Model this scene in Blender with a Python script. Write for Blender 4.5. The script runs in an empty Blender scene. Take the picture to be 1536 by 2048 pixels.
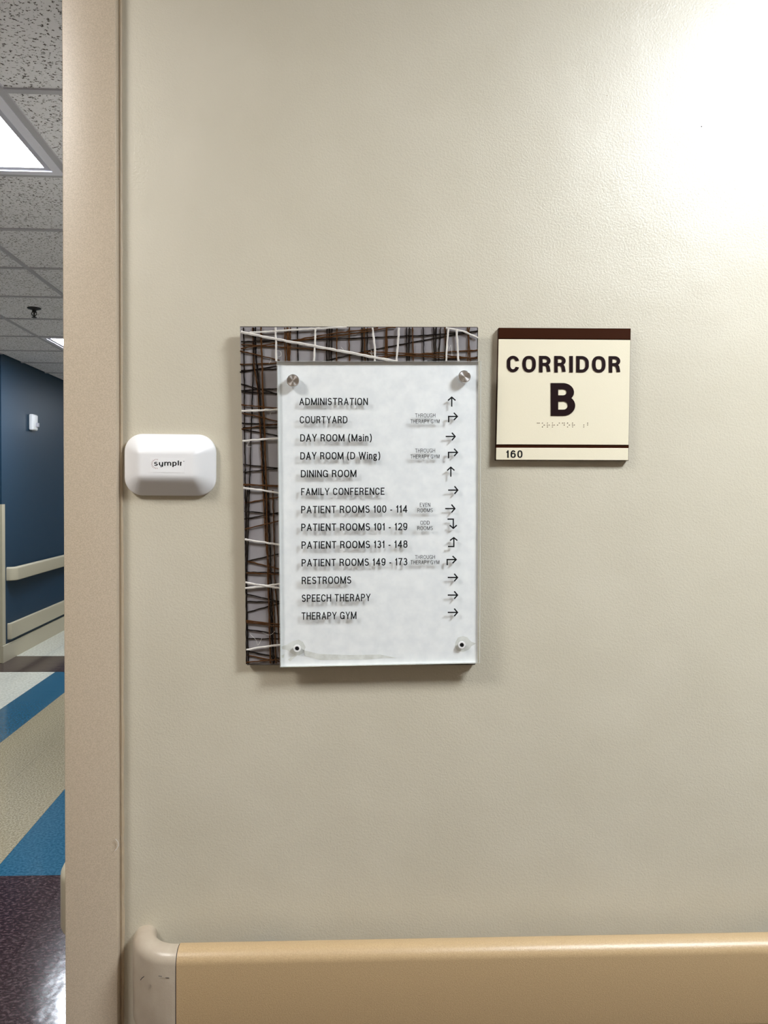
import bpy, bmesh, math, random
from mathutils import Vector, Matrix

scene = bpy.context.scene
COL = scene.collection
random.seed(7)

# ------------------------------------------------------------------ camera
W_PX, H_PX, F_PX = 1536, 2048, 1540.0
EYE = Vector((0.0, 0.0, 1.5))
cam_data = bpy.data.cameras.new('camera')
cam_data.sensor_fit = 'HORIZONTAL'
cam_data.sensor_width = 36.0
cam_data.lens = F_PX / W_PX * 36.0
cam_data.clip_start = 0.02
cam = bpy.data.objects.new('camera', cam_data)
ROT = (Matrix.Rotation(math.radians(-2.5), 3, 'Z') @ Matrix.Rotation(math.radians(90 - 1.45), 3, 'X')
       @ Matrix.Rotation(math.radians(0.4), 3, 'Z'))
cam.matrix_world = Matrix.Translation(EYE) @ ROT.to_4x4()
COL.objects.link(cam)
scene.camera = cam

# ------------------------------------------------------------------ world, exposure
world = bpy.data.worlds.new('world')
world.use_nodes = True
world.node_tree.nodes['Background'].inputs[0].default_value = (0.9, 0.92, 1.0, 1)
world.node_tree.nodes['Background'].inputs[1].default_value = 0.05
scene.world = world
scene.view_settings.view_transform = 'Standard'
scene.view_settings.look = 'None'
scene.view_settings.exposure = 0.0
scene.view_settings.gamma = 1.0
scene.view_settings.use_curve_mapping = False

ROOM_LIGHT = 88.0        # strength of the lensed ceiling lights on this side
ROOM_LIGHT_LEFT = 53.0
HALL_LIGHT = 90.0         # strength of those in the hall beyond the opening

# ------------------------------------------------------------------ helpers
def srgb(r, g, b):
    def c(v):
        v /= 255.0
        return v / 12.92 if v <= 0.04045 else ((v + 0.055) / 1.055) ** 2.4
    return (c(r), c(g), c(b), 1.0)

def on_wall(px, py, off=0.0):
    """point on the sign wall's plane (off = distance proud of it) seen in the photo at px, py"""
    off += lean(py)
    d = ROT @ Vector(((px - W_PX / 2) / F_PX, -(py - H_PX / 2) / F_PX, -1.0))
    return EYE + d * ((WALL_Y - off - EYE.y) / d.y)

WALL_Y = 1.18
LEAN = 0.0          # how far the top of the directory sign leans out from the wall
def lean(py):
    return LEAN * (1329 - py) / 675.0
CEIL_Z = 2.665
K = math.tan(math.radians(2.25))     # the hall runs 2.25 degrees off square
def hall(u, y, z=0.0):
    return Vector((u - K * y, y, z))

def principled(name, color, rough=0.5, metal=0.0, spec=0.5, **kw):
    m = bpy.data.materials.new(name)
    m.use_nodes = True
    b = m.node_tree.nodes['Principled BSDF']
    b.inputs['Base Color'].default_value = color
    b.inputs['Roughness'].default_value = rough
    b.inputs['Metallic'].default_value = metal
    b.inputs['Specular IOR Level'].default_value = spec
    for k, v in kw.items():
        b.inputs[k.replace('_', ' ')].default_value = v
    return m

def node(m, kind, **inputs):
    n = m.node_tree.nodes.new(kind)
    for k, v in inputs.items():
        n.inputs[k].default_value = v
    return n

def link(m, a, b):
    m.node_tree.links.new(a, b)

def add_bump(m, layers, coords='Object'):
    """layers: (noise scale, detail, distance)"""
    tc = node(m, 'ShaderNodeTexCoord')
    prev = None
    for sc_, det, dist in layers:
        n = node(m, 'ShaderNodeTexNoise', Scale=sc_, Detail=det, Roughness=0.55)
        link(m, tc.outputs[coords], n.inputs['Vector'])
        b = node(m, 'ShaderNodeBump', Strength=1.0, Distance=dist)
        link(m, n.outputs['Fac'], b.inputs['Height'])
        if prev: link(m, prev.outputs['Normal'], b.inputs['Normal'])
        prev = b
    link(m, prev.outputs['Normal'], m.node_tree.nodes['Principled BSDF'].inputs['Normal'])
    return m

def add_mottle(m, c1, c2, scale, detail=4, lo=0.35, hi=0.65, coords='Object', stretch=None):
    tc = node(m, 'ShaderNodeTexCoord')
    n = node(m, 'ShaderNodeTexNoise', Scale=scale, Detail=detail, Roughness=0.6)
    src = tc.outputs[coords]
    if stretch:
        mp = node(m, 'ShaderNodeMapping'); mp.inputs['Scale'].default_value = stretch
        link(m, src, mp.inputs['Vector']); src = mp.outputs['Vector']
    link(m, src, n.inputs['Vector'])
    r = node(m, 'ShaderNodeValToRGB')
    r.color_ramp.elements[0].position = lo; r.color_ramp.elements[0].color = c1
    r.color_ramp.elements[1].position = hi; r.color_ramp.elements[1].color = c2
    link(m, n.outputs['Fac'], r.inputs['Fac'])
    link(m, r.outputs['Color'], m.node_tree.nodes['Principled BSDF'].inputs['Base Color'])
    return m

def emission(name, color, strength):
    m = bpy.data.materials.new(name); m.use_nodes = True
    nt = m.node_tree; nt.nodes.remove(nt.nodes['Principled BSDF'])
    e = nt.nodes.new('ShaderNodeEmission')
    e.inputs[0].default_value = color; e.inputs[1].default_value = strength
    nt.links.new(e.outputs[0], nt.nodes['Material Output'].inputs['Surface'])
    return m

def root_loc(o):
    v = Vector((0, 0, 0))
    while o:
        v += o.location; o = o.parent
    return v

def obj(name, bm, mats, parent=None, smooth=False, origin=None):
    """link a bmesh given in world coordinates as one object"""
    me = bpy.data.meshes.new(name)
    o = bpy.data.objects.new(name, me)
    base = root_loc(parent)
    if origin is not None:
        o.location = Vector(origin) - base
        base = Vector(origin)
    for v in bm.verts: v.co -= base
    bmesh.ops.recalc_face_normals(bm, faces=bm.faces)
    if smooth:
        for f in bm.faces: f.smooth = True
    bm.to_mesh(me); bm.free()
    for m in (mats if isinstance(mats, (list, tuple)) else [mats]): me.materials.append(m)
    if smooth:
        try: me.set_sharp_from_angle(angle=math.radians(40))
        except Exception: pass
    o.parent = parent
    COL.objects.link(o)
    return o

def tag(o, label=None, cat=None, group=None, kind=None):
    if label: o['label'] = label
    if cat: o['category'] = cat
    if group: o['group'] = group
    if kind: o['kind'] = kind
    return o

def thing(name, loc, label=None, cat=None, group=None, kind=None):
    o = bpy.data.objects.new(name, None)
    o.empty_display_size = 0.05
    o.location = loc
    COL.objects.link(o)
    return tag(o, label, cat, group, kind)

def add_hexa(bm, c8, mat=0):
    """8 corners: bottom ring 0-3, top ring 4-7"""
    v = [bm.verts.new(c) for c in c8]
    fs = []
    for q in ((0, 3, 2, 1), (4, 5, 6, 7), (0, 1, 5, 4), (1, 2, 6, 5), (2, 3, 7, 6), (3, 0, 4, 7)):
        f = bm.faces.new([v[i] for i in q]); f.material_index = mat; f.normal_update(); fs.append(f)
    return v, fs

def add_box(bm, x0, x1, y0, y1, z0, z1, mat=0):
    return add_hexa(bm, [(x0, y0, z0), (x1, y0, z0), (x1, y1, z0), (x0, y1, z0),
                         (x0, y0, z1), (x1, y0, z1), (x1, y1, z1), (x0, y1, z1)], mat)

def box(x0, x1, y0, y1, z0, z1, bev=0.0, seg=2):
    bm = bmesh.new(); add_box(bm, x0, x1, y0, y1, z0, z1)
    if bev: bmesh.ops.bevel(bm, geom=bm.edges[:], offset=bev, segments=seg, affect='EDGES', profile=0.5)
    return bm

def hall_box(u0, u1, y0, y1, z0, z1, bev=0.0):
    bm = bmesh.new()
    ring = [(u0, y0), (u1, y0), (u1, y1), (u0, y1)]
    add_hexa(bm, [hall(u, y, z0) for u, y in ring] + [hall(u, y, z1) for u, y in ring])
    if bev: bmesh.ops.bevel(bm, geom=bm.edges[:], offset=bev, segments=1, affect='EDGES', profile=0.5)
    return bm

def wall_plate(corners, off0, off1, bev=0.0):
    """plate on the sign wall between two distances; corners TL TR BR BL in photo pixels at its face"""
    face = [on_wall(x, y, off1) for x, y in corners]
    bm = bmesh.new()
    back = [Vector((p.x, WALL_Y - off0 - lean(c[1]), p.z)) for p, c in zip(face, corners)]
    v, fs = add_hexa(bm, face + back)
    if bev:
        es = [e for e in bm.edges if sum(1 for q in e.verts if q in v[:4]) == 2]
        bmesh.ops.bevel(bm, geom=es, offset=bev, segments=2, affect='EDGES', profile=0.5)
    return bm

def add_tube(bm, pts, radii, seg=6, cap=True):
    rings = []
    for i, p in enumerate(pts):
        a = pts[max(i - 1, 0)]; b = pts[min(i + 1, len(pts) - 1)]
        t = (Vector(b) - Vector(a)).normalized()
        s = t.cross(Vector((0, 1, 0)))
        if s.length < 1e-4: s = t.cross(Vector((1, 0, 0)))
        s.normalize(); q = s.cross(t)
        r = radii[i] if isinstance(radii, (list, tuple)) else radii
        rings.append([bm.verts.new(Vector(p) + (s * math.cos(2 * math.pi * k / seg) + q * math.sin(2 * math.pi * k / seg)) * r)
                      for k in range(seg)])
    for i in range(len(rings) - 1):
        for k in range(seg):
            bm.faces.new((rings[i][k], rings[i][(k + 1) % seg], rings[i + 1][(k + 1) % seg], rings[i + 1][k]))
    if cap:
        bm.faces.new(rings[0]); bm.faces.new(rings[-1][::-1])

def add_sweep(bm, frames, section):
    """frames: (origin, outward dir) ; section: closed list of (out, z)"""
    rings = [[bm.verts.new(o + d * a + Vector((0, 0, z))) for a, z in section] for o, d in frames]
    n = len(section)
    for i in range(len(rings) - 1):
        for k in range(n):
            bm.faces.new((rings[i][k], rings[i][(k + 1) % n], rings[i + 1][(k + 1) % n], rings[i + 1][k]))
    bm.faces.new(rings[0]); bm.faces.new(rings[-1][::-1])

def add_lathe(bm, centre, axis, profile, seg=32):
    """profile: (radius, distance along axis)"""
    axis = Vector(axis).normalized()
    s = axis.orthogonal().normalized(); q = axis.cross(s)
    rings = []
    for r, h in profile:
        c = Vector(centre) + axis * h
        if r < 1e-7: rings.append([bm.verts.new(c)])
        else: rings.append([bm.verts.new(c + (s * math.cos(2 * math.pi * k / seg) + q * math.sin(2 * math.pi * k / seg)) * r) for k in range(seg)])
    for a, b in zip(rings, rings[1:]):
        for k in range(seg):
            k2 = (k + 1) % seg
            if len(a) == 1 and len(b) == 1: continue
            if len(a) == 1: bm.faces.new((a[0], b[k], b[k2]))
            elif len(b) == 1: bm.faces.new((a[k], a[k2], b[0]))
            else: bm.faces.new((a[k], a[k2], b[k2], b[k]))

# ------------------------------------------------------------------ materials
M = {}
wall_c = (0.60, 0.555, 0.445, 1)
M['wall'] = principled('cream wall paint', wall_c, 0.38, spec=0.8)
add_mottle(M['wall'], (0.585, 0.54, 0.43, 1), (0.615, 0.57, 0.46, 1), 5, 3)
add_bump(M['wall'], [(9, 2, 0.0016), (380, 3, 0.00048)])
M['frame'] = principled('taupe metal paint', srgb(196, 176, 152), 0.38)
add_mottle(M['frame'], (0.475, 0.395, 0.295, 1), (0.585, 0.49, 0.375, 1), 650, 2)
add_bump(M['frame'], [(500, 2, 0.00012)])
M['caulk'] = principled('painted caulk', (0.50, 0.40, 0.28, 1), 0.5)
add_bump(M['caulk'], [(60, 4, 0.002)])
M['rail'] = principled('tan vinyl', (0.47, 0.325, 0.18, 1), 0.36, spec=0.8)
add_mottle(M['rail'], (0.465, 0.325, 0.175, 1), (0.53, 0.38, 0.21, 1), 500, 2)
add_bump(M['rail'], [(700, 2, 0.00025)])
M['railcap'] = principled('beige end cap plastic', (0.47, 0.40, 0.31, 1), 0.32)
add_mottle(M['railcap'], (0.45, 0.375, 0.29, 1), (0.50, 0.43, 0.34, 1), 30, 4)
add_bump(M['railcap'], [(500, 2, 0.00012)])
M['gap'] = principled('dark joint', (0.02, 0.02, 0.03, 1), 0.7)
M['scuff'] = principled('black scuff mark', (0.06, 0.05, 0.05, 1), 0.7)
M['blue'] = principled('navy wall paint', (0.009, 0.034, 0.066, 1), 0.45, spec=0.3)
add_bump(M['blue'], [(200, 3, 0.0006)])
M['wall_tan'] = principled('tan wall paint', (0.42, 0.34, 0.25, 1), 0.5)
M['hallwall'] = principled('beige hall paint', wall_c, 0.45)
M['halltrim'] = principled('beige hall rail vinyl', (0.45, 0.40, 0.29, 1), 0.4)
M['tile_c'] = principled('ceiling tile', (0.78, 0.77, 0.79, 1), 0.9)
tc = node(M['tile_c'], 'ShaderNodeTexCoord')
mp = node(M['tile_c'], 'ShaderNodeMapping'); mp.inputs['Scale'].default_value = (1.0, 1.25, 1.0)
n1 = node(M['tile_c'], 'ShaderNodeTexNoise', Scale=105.0, Detail=2.0, Roughness=0.6)
rp = node(M['tile_c'], 'ShaderNodeValToRGB')
rp.color_ramp.elements[0].position = 0.36; rp.color_ramp.elements[0].color = (0.09, 0.075, 0.075, 1)
rp.color_ramp.elements[1].position = 0.425; rp.color_ramp.elements[1].color = (0.80, 0.79, 0.84, 1)
bp = node(M['tile_c'], 'ShaderNodeBump', Strength=1.0, Distance=0.002)
link(M['tile_c'], tc.outputs['Object'], mp.inputs['Vector'])
link(M['tile_c'], mp.outputs['Vector'], n1.inputs['Vector'])
link(M['tile_c'], n1.outputs['Fac'], rp.inputs['Fac'])
link(M['tile_c'], rp.outputs['Color'], M['tile_c'].node_tree.nodes['Principled BSDF'].inputs['Base Color'])
link(M['tile_c'], rp.outputs['Color'], bp.inputs['Height'])
link(M['tile_c'], bp.outputs['Normal'], M['tile_c'].node_tree.nodes['Principled BSDF'].inputs['Normal'])
M['tee'] = principled('grid metal', (0.44, 0.43, 0.48, 1), 0.45)
M['light_frame'] = principled('light frame metal', (0.76, 0.75, 0.85, 1), 0.35)
M['black'] = principled('black metal', (0.015, 0.013, 0.013, 1), 0.4)

def vct(name, c1, c2, scale=60, lo=0.38, hi=0.62, stretch=(1, 1, 1)):
    m = principled(name, c1, 0.13, spec=0.5)
    add_mottle(m, c1, c2, scale, 3, lo, hi, stretch=stretch)
    add_bump(m, [(14, 2, 0.0007)])
    return m
M['maroon'] = vct('maroon vinyl tile', (0.024, 0.011, 0.013, 1), (0.12, 0.08, 0.085, 1), 85, 0.46, 0.74, (0.8, 1.2, 1))
M['cream_t'] = vct('cream vinyl tile', (0.50, 0.50, 0.43, 1), (0.66, 0.65, 0.57, 1), 50)
M['blue_t'] = vct('blue vinyl tile', (0.014, 0.075, 0.135, 1), (0.035, 0.13, 0.21, 1), 90)
M['beige_t'] = vct('beige vinyl tile', (0.23, 0.19, 0.115, 1), (0.42, 0.36, 0.245, 1), 120)

M['acrylic'] = bpy.data.materials.new('clear acrylic'); M['acrylic'].use_nodes = True
_m = M['acrylic']; _nt = _m.node_tree; _nt.nodes.remove(_nt.nodes['Principled BSDF'])
_t = node(_m, 'ShaderNodeBsdfTransparent'); _t.inputs[0].default_value = (0.985, 0.99, 0.985, 1)
_g = node(_m, 'ShaderNodeBsdfGlossy'); _g.inputs['Roughness'].default_value = 0.06
_f = node(_m, 'ShaderNodeFresnel', IOR=1.45); _x = node(_m, 'ShaderNodeMixShader')
_geo = node(_m, 'ShaderNodeNewGeometry'); _mul = node(_m, 'ShaderNodeMath'); _mul.operation = 'MULTIPLY'
_inv = node(_m, 'ShaderNodeMath'); _inv.operation = 'SUBTRACT'; _inv.inputs[0].default_value = 1.0
link(_m, _geo.outputs['Backfacing'], _inv.inputs[1]); link(_m, _inv.outputs[0], _mul.inputs[0]); link(_m, _f.outputs[0], _mul.inputs[1])
link(_m, _mul.outputs[0], _x.inputs[0]); link(_m, _t.outputs[0], _x.inputs[1]); link(_m, _g.outputs[0], _x.inputs[2])
link(_m, _x.outputs[0], _nt.nodes['Material Output'].inputs['Surface'])
M['acrylic_edge'] = principled('polished acrylic edge', (0.72, 0.73, 0.69, 1), 0.2)
M['dark_edge'] = principled('dark backing edge', (0.03, 0.022, 0.018, 1), 0.35)
M['paper'] = principled('frosted white film', (0.76, 0.78, 0.79, 1), 0.6)
add_mottle(M['paper'], (0.80, 0.825, 0.85, 1), (0.88, 0.90, 0.915, 1), 55, 4)
M['stain'] = principled('dried adhesive stain', (0.53, 0.53, 0.48, 1), 0.6)
add_mottle(M['stain'], (0.62, 0.63, 0.60, 1), (0.76, 0.78, 0.76, 1), 70, 3)
M['ink'] = principled('black vinyl print', (0.006, 0.006, 0.007, 1), 0.6, spec=0.15)
M['board'] = principled('grey art board', (0.33, 0.31, 0.33, 1), 0.45)
add_mottle(M['board'], (0.22, 0.20, 0.215, 1), (0.29, 0.275, 0.29, 1), 14, 3)
M['twine_white'] = principled('white twine', (0.74, 0.70, 0.66, 1), 0.9); add_bump(M['twine_white'], [(900, 2, 0.0008)])
M['twine_black'] = principled('black twine', (0.004, 0.002, 0.002, 1), 0.95, spec=0.05); add_bump(M['twine_black'], [(900, 2, 0.0008)])
M['twine_brown'] = principled('brown twine', (0.07, 0.026, 0.007, 1), 0.95, spec=0.05); add_bump(M['twine_brown'], [(900, 2, 0.0008)])
M['steel'] = principled('brushed steel', (0.62, 0.60, 0.60, 1), 0.32, 1.0)
M['steel'].node_tree.nodes['Principled BSDF'].inputs['Anisotropic'].default_value = 0.85
_tg = node(M['steel'], 'ShaderNodeTangent'); _tg.direction_type = 'RADIAL'; _tg.axis = 'Y'
link(M['steel'], _tg.outputs[0], M['steel'].node_tree.nodes['Principled BSDF'].inputs['Tangent'])
M['steel_side'] = principled('polished steel', (0.7, 0.7, 0.7, 1), 0.15, 1.0)
M['white_ring'] = principled('white plastic ring', (0.85, 0.85, 0.85, 1), 0.4)
M['cream_sign'] = principled('cream sign plastic', (0.80, 0.735, 0.565, 1), 0.42)
add_bump(M['cream_sign'], [(700, 2, 0.00008)])
M['brown_sign'] = principled('dark brown sign plastic', (0.036, 0.009, 0.002, 1), 0.55, spec=0.06)
M['maroon_ink'] = principled('raised dark lettering', (0.012, 0.003, 0.004, 1), 0.5, spec=0.12)
M['white_plastic'] = principled('white plastic', (0.83, 0.83, 0.84, 1), 0.38)
M['sticker'] = principled('white sticker', (0.86, 0.86, 0.87, 1), 0.3)
M['red_ink'] = principled('dark red print', (0.22, 0.015, 0.02, 1), 0.4)
M['lens_glass'] = principled('strobe lens', (0.75, 0.78, 0.8, 1), 0.1)

# ------------------------------------------------------------------ stroke lettering
def arc(cx, cy, rx, ry, a0, a1, n=9):
    n *= 2
    return [(cx + rx * math.cos(math.radians(a0 + (a1 - a0) * i / n)), cy + ry * math.sin(math.radians(a0 + (a1 - a0) * i / n)))
            for i in range(n + 1)]
def oval(cx, cy, rx, ry, p=2.5, n=48):
    out = []
    for i in range(n):
        t = 2 * math.pi * i / n; c, s = math.cos(t), math.sin(t)
        out.append((cx + rx * math.copysign(abs(c) ** (2 / p), c), cy + ry * math.copysign(abs(s) ** (2 / p), s)))
    return out
L_, C_, O_ = 'line', 'curve', 'loop'     # ends squared past the point / cut at the point / closed
def bowl(y0, y1, xs=0.45):
    ym, r = (y0 + y1) / 2, (y1 - y0) / 2
    return [(0, y1)] + arc(xs, ym, 1 - xs, r, 90, -90, 12) + [(0, y0)]
GL = {
 'A': (.66, [(L_, [(0.02, -.04), (.5, 1.04)]), (L_, [(.98, -.04), (.5, 1.04)]), (C_, [(.2, .30), (.8, .30)])]),
 'B': (.62, [(L_, [(0, 0), (0, 1)]), (C_, [(0, 1)] + arc(.5, .77, .43, .23, 90, -90) + [(0, .54)]), (C_, [(0, .54)] + arc(.52, .27, .48, .27, 90, -90) + [(0, 0)])]),
 'C': (.62, [(C_, arc(.5, .66, .5, .34, 12, 90) + arc(.5, .66, .5, .34, 90, 180)[1:] + arc(.5, .34, .5, .34, 180, 270) + arc(.5, .34, .5, .34, 270, 348)[1:])]),
 'D': (.64, [(L_, [(0, 0), (0, 1)]), (C_, [(0, 1)] + arc(.42, .62, .58, .38, 90, 0) + arc(.42, .38, .58, .38, 0, -90) + [(0, 0)])]),
 'E': (.52, [(L_, [(0, 0), (0, 1)]), (L_, [(0, 1), (.98, 1)]), (C_, [(0, .52), (.95, .52)]), (L_, [(0, 0), (1, 0)])]),
 'F': (.50, [(L_, [(0, 0), (0, 1)]), (L_, [(0, 1), (1, 1)]), (C_, [(0, .49), (.95, .49)])]),
 'G': (.66, [(C_, arc(.5, .66, .5, .34, 14, 90) + arc(.5, .66, .5, .34, 90, 180)[1:] + arc(.5, .34, .5, .34, 180, 270) + arc(.5, .34, .46, .34, 270, 340)[1:]), (C_, [(.55, .45), (1.04, .45)]), (L_, [(.98, .43), (.98, 0.0)])]),
 'H': (.62, [(L_, [(0, 0), (0, 1)]), (L_, [(1, 0), (1, 1)]), (C_, [(0, .52), (1, .52)])]),
 'I': (.0, [(L_, [(.5, 0), (.5, 1)])]),
 'L': (.48, [(L_, [(0, 1), (0, 0)]), (L_, [(0, 0), (1, 0)])]),
 'M': (.78, [(L_, [(0, 0), (0, 1)]), (L_, [(1, 0), (1, 1)]), (C_, [(0, 1.04), (.5, -.03)]), (C_, [(1, 1.04), (.5, -.03)])]),
 'N': (.62, [(L_, [(0, 0), (0, 1)]), (L_, [(1, 0), (1, 1)]), (C_, [(0, 1.04), (1, -.04)])]),
 'O': (.68, [(O_, oval(.5, .5, .5, .5))]),
 'P': (.57, [(L_, [(0, 0), (0, 1)]), (C_, [(0, 1)] + arc(.5, .73, .5, .27, 90, -90) + [(0, .46)])]),
 'R': (.60, [(L_, [(0, 0), (0, 1)]), (C_, [(0, 1)] + arc(.48, .745, .47, .255, 90, -90) + [(0, .49)]), (C_, [(.45, .50), (.70, .44), (.84, .30), (.90, .12), (.94, -.06)])]),
 'S': (.56, [(C_, arc(.5, .755, .47, .245, 22, 90) + arc(.5, .755, .47, .245, 90, 235)[1:] + arc(.5, .265, .5, .265, 62, -90) + arc(.5, .265, .5, .265, -90, -160)[1:])]),
 'T': (.58, [(L_, [(0, 1), (1, 1)]), (L_, [(.5, 0), (.5, 1)])]),
 'U': (.62, [(L_, [(0, 1), (0, .6)]), (L_, [(1, 1), (1, .6)]), (C_, [(0, .7)] + arc(.5, .36, .5, .36, 180, 360, 14) + [(1, .7)])]),
 'V': (.62, [(L_, [(0, 1.04), (.5, -.04)]), (L_, [(1, 1.04), (.5, -.04)])]),
 'W': (.98, [(L_, [(0, 1.04), (.25, -.04)]), (L_, [(.25, -.04), (.5, 1.0)]), (L_, [(.5, 1.0), (.75, -.04)]), (L_, [(.75, -.04), (1, 1.04)])]),
 'Y': (.62, [(L_, [(0, 1.04), (.5, .42)]), (L_, [(1, 1.04), (.5, .42)]), (L_, [(.5, .44), (.5, 0)])]),
 '0': (.54, [(O_, oval(.5, .5, .5, .5))]),
 '1': (.30, [(L_, [(.8, 0), (.8, 1)]), (C_, [(.9, .94), (-.25, .74)])]),
 '2': (.52, [(C_, arc(.5, .72, .5, .28, 165, 0) + [(.97, .58), (.04, .03)]), (L_, [(0, 0), (1, 0)])]),
 '3': (.52, [(C_, arc(.47, .76, .45, .24, 155, -80) + [(.35, .52)]), (C_, [(.35, .53)] + arc(.47, .265, .53, .265, 85, -155, 14))]),
 '4': (.58, [(L_, [(.76, 0), (.76, 1)]), (C_, [(.80, 1.03), (.02, .24)]), (L_, [(0, .24), (1, .24)])]),
 '6': (.54, [(O_, oval(.5, .31, .5, .31)), (C_, [(0, .33), (.03, .55)] + arc(.52, .64, .48, .36, 170, 28))]),
 '7': (.52, [(L_, [(0, 1), (1, 1)]), (C_, [(1, 1), (.55, .5), (.38, -.05)])]),
 '8': (.54, [(O_, oval(.5, .765, .43, .235)), (O_, oval(.5, .27, .5, .27))]),
 '9': (.54, [(O_, oval(.5, .69, .5, .31)), (C_, [(1, .67), (.97, .45)] + arc(.48, .36, .48, .36, -10, -152))]),
 '-': (.26, [(L_, [(0, .33), (1, .33)])]),
 '(': (.30, [(C_, arc(2.13, .44, 2.13, .80, 122, 238, 14))]),
 ')': (.30, [(C_, arc(-1.13, .44, 2.13, .80, 58, -58, 14))]),
 'a': (.46, [(C_, arc(.47, .50, .45, .22, 160, 0) + [(.93, .0 - .04)]), (C_, [(.93, .44), (.5, .40)] + arc(.36, .20, .36, .20, 95, 270) + [(.62, .02), (.93, .2)])]),
 'i': (.0, [(L_, [(.5, 0), (.5, .70)]), (L_, [(.5, .96), (.5, .985)])]),
 'n': (.46, [(L_, [(0, 0), (0, .70)]), (C_, [(0, .42)] + arc(.52, .44, .48, .27, 165, 0) + [(1, -.06)])]),
 'g': (.50, [(O_, oval(.42, .48, .42, .23)), (C_, [(.62, .66), (1.05, .72)]), (C_, [(.25, .27), (.1, .12), (.3, .04), (.75, .01)] + arc(.6, -.14, .40, .14, 60, -90) + arc(.45, -.14, .45, .14, -90, -230))]),
 's': (.46, [(C_, arc(.5, .53, .45, .17, 25, 90) + arc(.5, .53, .45, .17, 90, 235)[1:] + arc(.5, .18, .5, .18, 62, -90) + arc(.5, .18, .5, .18, -90, -158)[1:])]),
 'y': (.52, [(C_, [(0, .72)] + arc(.5, .25, .5, .25, 180, 300) + [(1, .18)]), (C_, [(1, .74), (1, -.06)] + arc(.55, -.06, .45, .24, 0, -125))]),
 'm': (.86, [(L_, [(0, 0), (0, .70)]), (C_, [(0, .42)] + arc(.26, .46, .24, .25, 165, 0) + [(.5, -.06)]), (C_, [(.5, .42)] + arc(.76, .46, .24, .25, 165, 0) + [(1, -.06)])]),
 'p': (.52, [(L_, [(0, -.28), (0, .70)]), (O_, oval(.5, .355, .5, .355))]),
 'l': (.12, [(L_, [(0, 1), (0, .2)]), (C_, [(0, .2), (.2, .03), (1, 0)])]),
 'r': (.28, [(L_, [(0, 0), (0, .70)]), (C_, [(0, .42)] + arc(.8, .40, .75, .31, 165, 80))]),
}
def text_strokes(s, t, space=0.15, word=0.30):
    """polylines of a line of text, cap height 1, stroke weight t; returns strokes, total width"""
    x = 0.0; out = []
    for ch in s:
        if ch == ' ':
            x += word; continue
        w, strokes = GL[ch]
        w = max(w, t)
        for kind, pts in strokes:
            out.append((kind, [(x + t / 2 + px * (w - t), t / 2 + py * (1 - t)) for px, py in pts]))
        x += w + space
    return out, x - space
def stroke_band(kind, pts, t, lo=-1e9, hi=1e9):
    n = len(pts); P = [Vector(p) for p in pts]
    closed = kind == O_
    if kind == L_:
        d0 = (P[0] - P[1]).normalized() * t / 2; d1 = (P[-1] - P[-2]).normalized() * t / 2
        P[0] = P[0] + d0; P[-1] = P[-1] + d1
    Lf, Rt = [], []
    for i in range(n):
        a = P[i - 1] if (i or closed) else P[i]; b = P[(i + 1) % n] if (i < n - 1 or closed) else P[i]
        d1 = (P[i] - a); d2 = (b - P[i])
        if d1.length < 1e-9: d1 = d2
        if d2.length < 1e-9: d2 = d1
        d1 = d1.normalized(); d2 = d2.normalized()
        tt = (d1 + d2)
        tt = tt.normalized() if tt.length > 1e-6 else d1
        nn = Vector((-tt.y, tt.x)); k = t / 2 / max(0.55, nn.dot(Vector((-d1.y, d1.x))))
        for lst, sgn in ((Lf, 1), (Rt, -1)):
            q = P[i] + nn * k * sgn
            lst.append((q.x, min(max(q.y, lo), hi)))
    return Lf, Rt, closed
def lettering(text, x0, x1, base, cap, off, rise, parent, mat, weight=0.14, slope=0.0, name='lettering', space=0.15, word=0.3):
    """text on the sign wall: from pixel x0 to x1, on a baseline, standing rise proud of off"""
    strokes, width = text_strokes(text, weight, space, word)
    sx = (x1 - x0) / width
    bm = bmesh.new()
    low = text[0].islower() or '(' in text
    for si, (kind, pts) in enumerate(strokes):
        rs = rise + (si % 4) * .00002
        Lf, Rt, closed = stroke_band(kind, pts, weight, -9 if low else (0.0 if kind != O_ else -0.015), 9 if low else (1.0 if kind != O_ else 1.015))
        def V(p, o):
            return bm.verts.new(on_wall(x0 + p[0] * sx, base + slope * (p[0] * sx) - p[1] * cap, o))
        A = [V(p, off + rs) for p in Lf]; B = [V(p, off + rs) for p in Rt]
        A2 = [V(p, off) for p in Lf]; B2 = [V(p, off) for p in Rt]
        n = len(A)
        for i in range(n if closed else n - 1):
            j = (i + 1) % n
            bm.faces.new((A[i], A[j], B[j], B[i]))
            bm.faces.new((A2[i], A2[j], A[j], A[i])); bm.faces.new((B[i], B[j], B2[j], B2[i]))
        if not closed:
            bm.faces.new((A[0], B[0], B2[0], A2[0])); bm.faces.new((A[-1], A2[-1], B2[-1], B[-1]))
    me_o = obj(name, bm, mat, parent)
    return me_o
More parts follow.
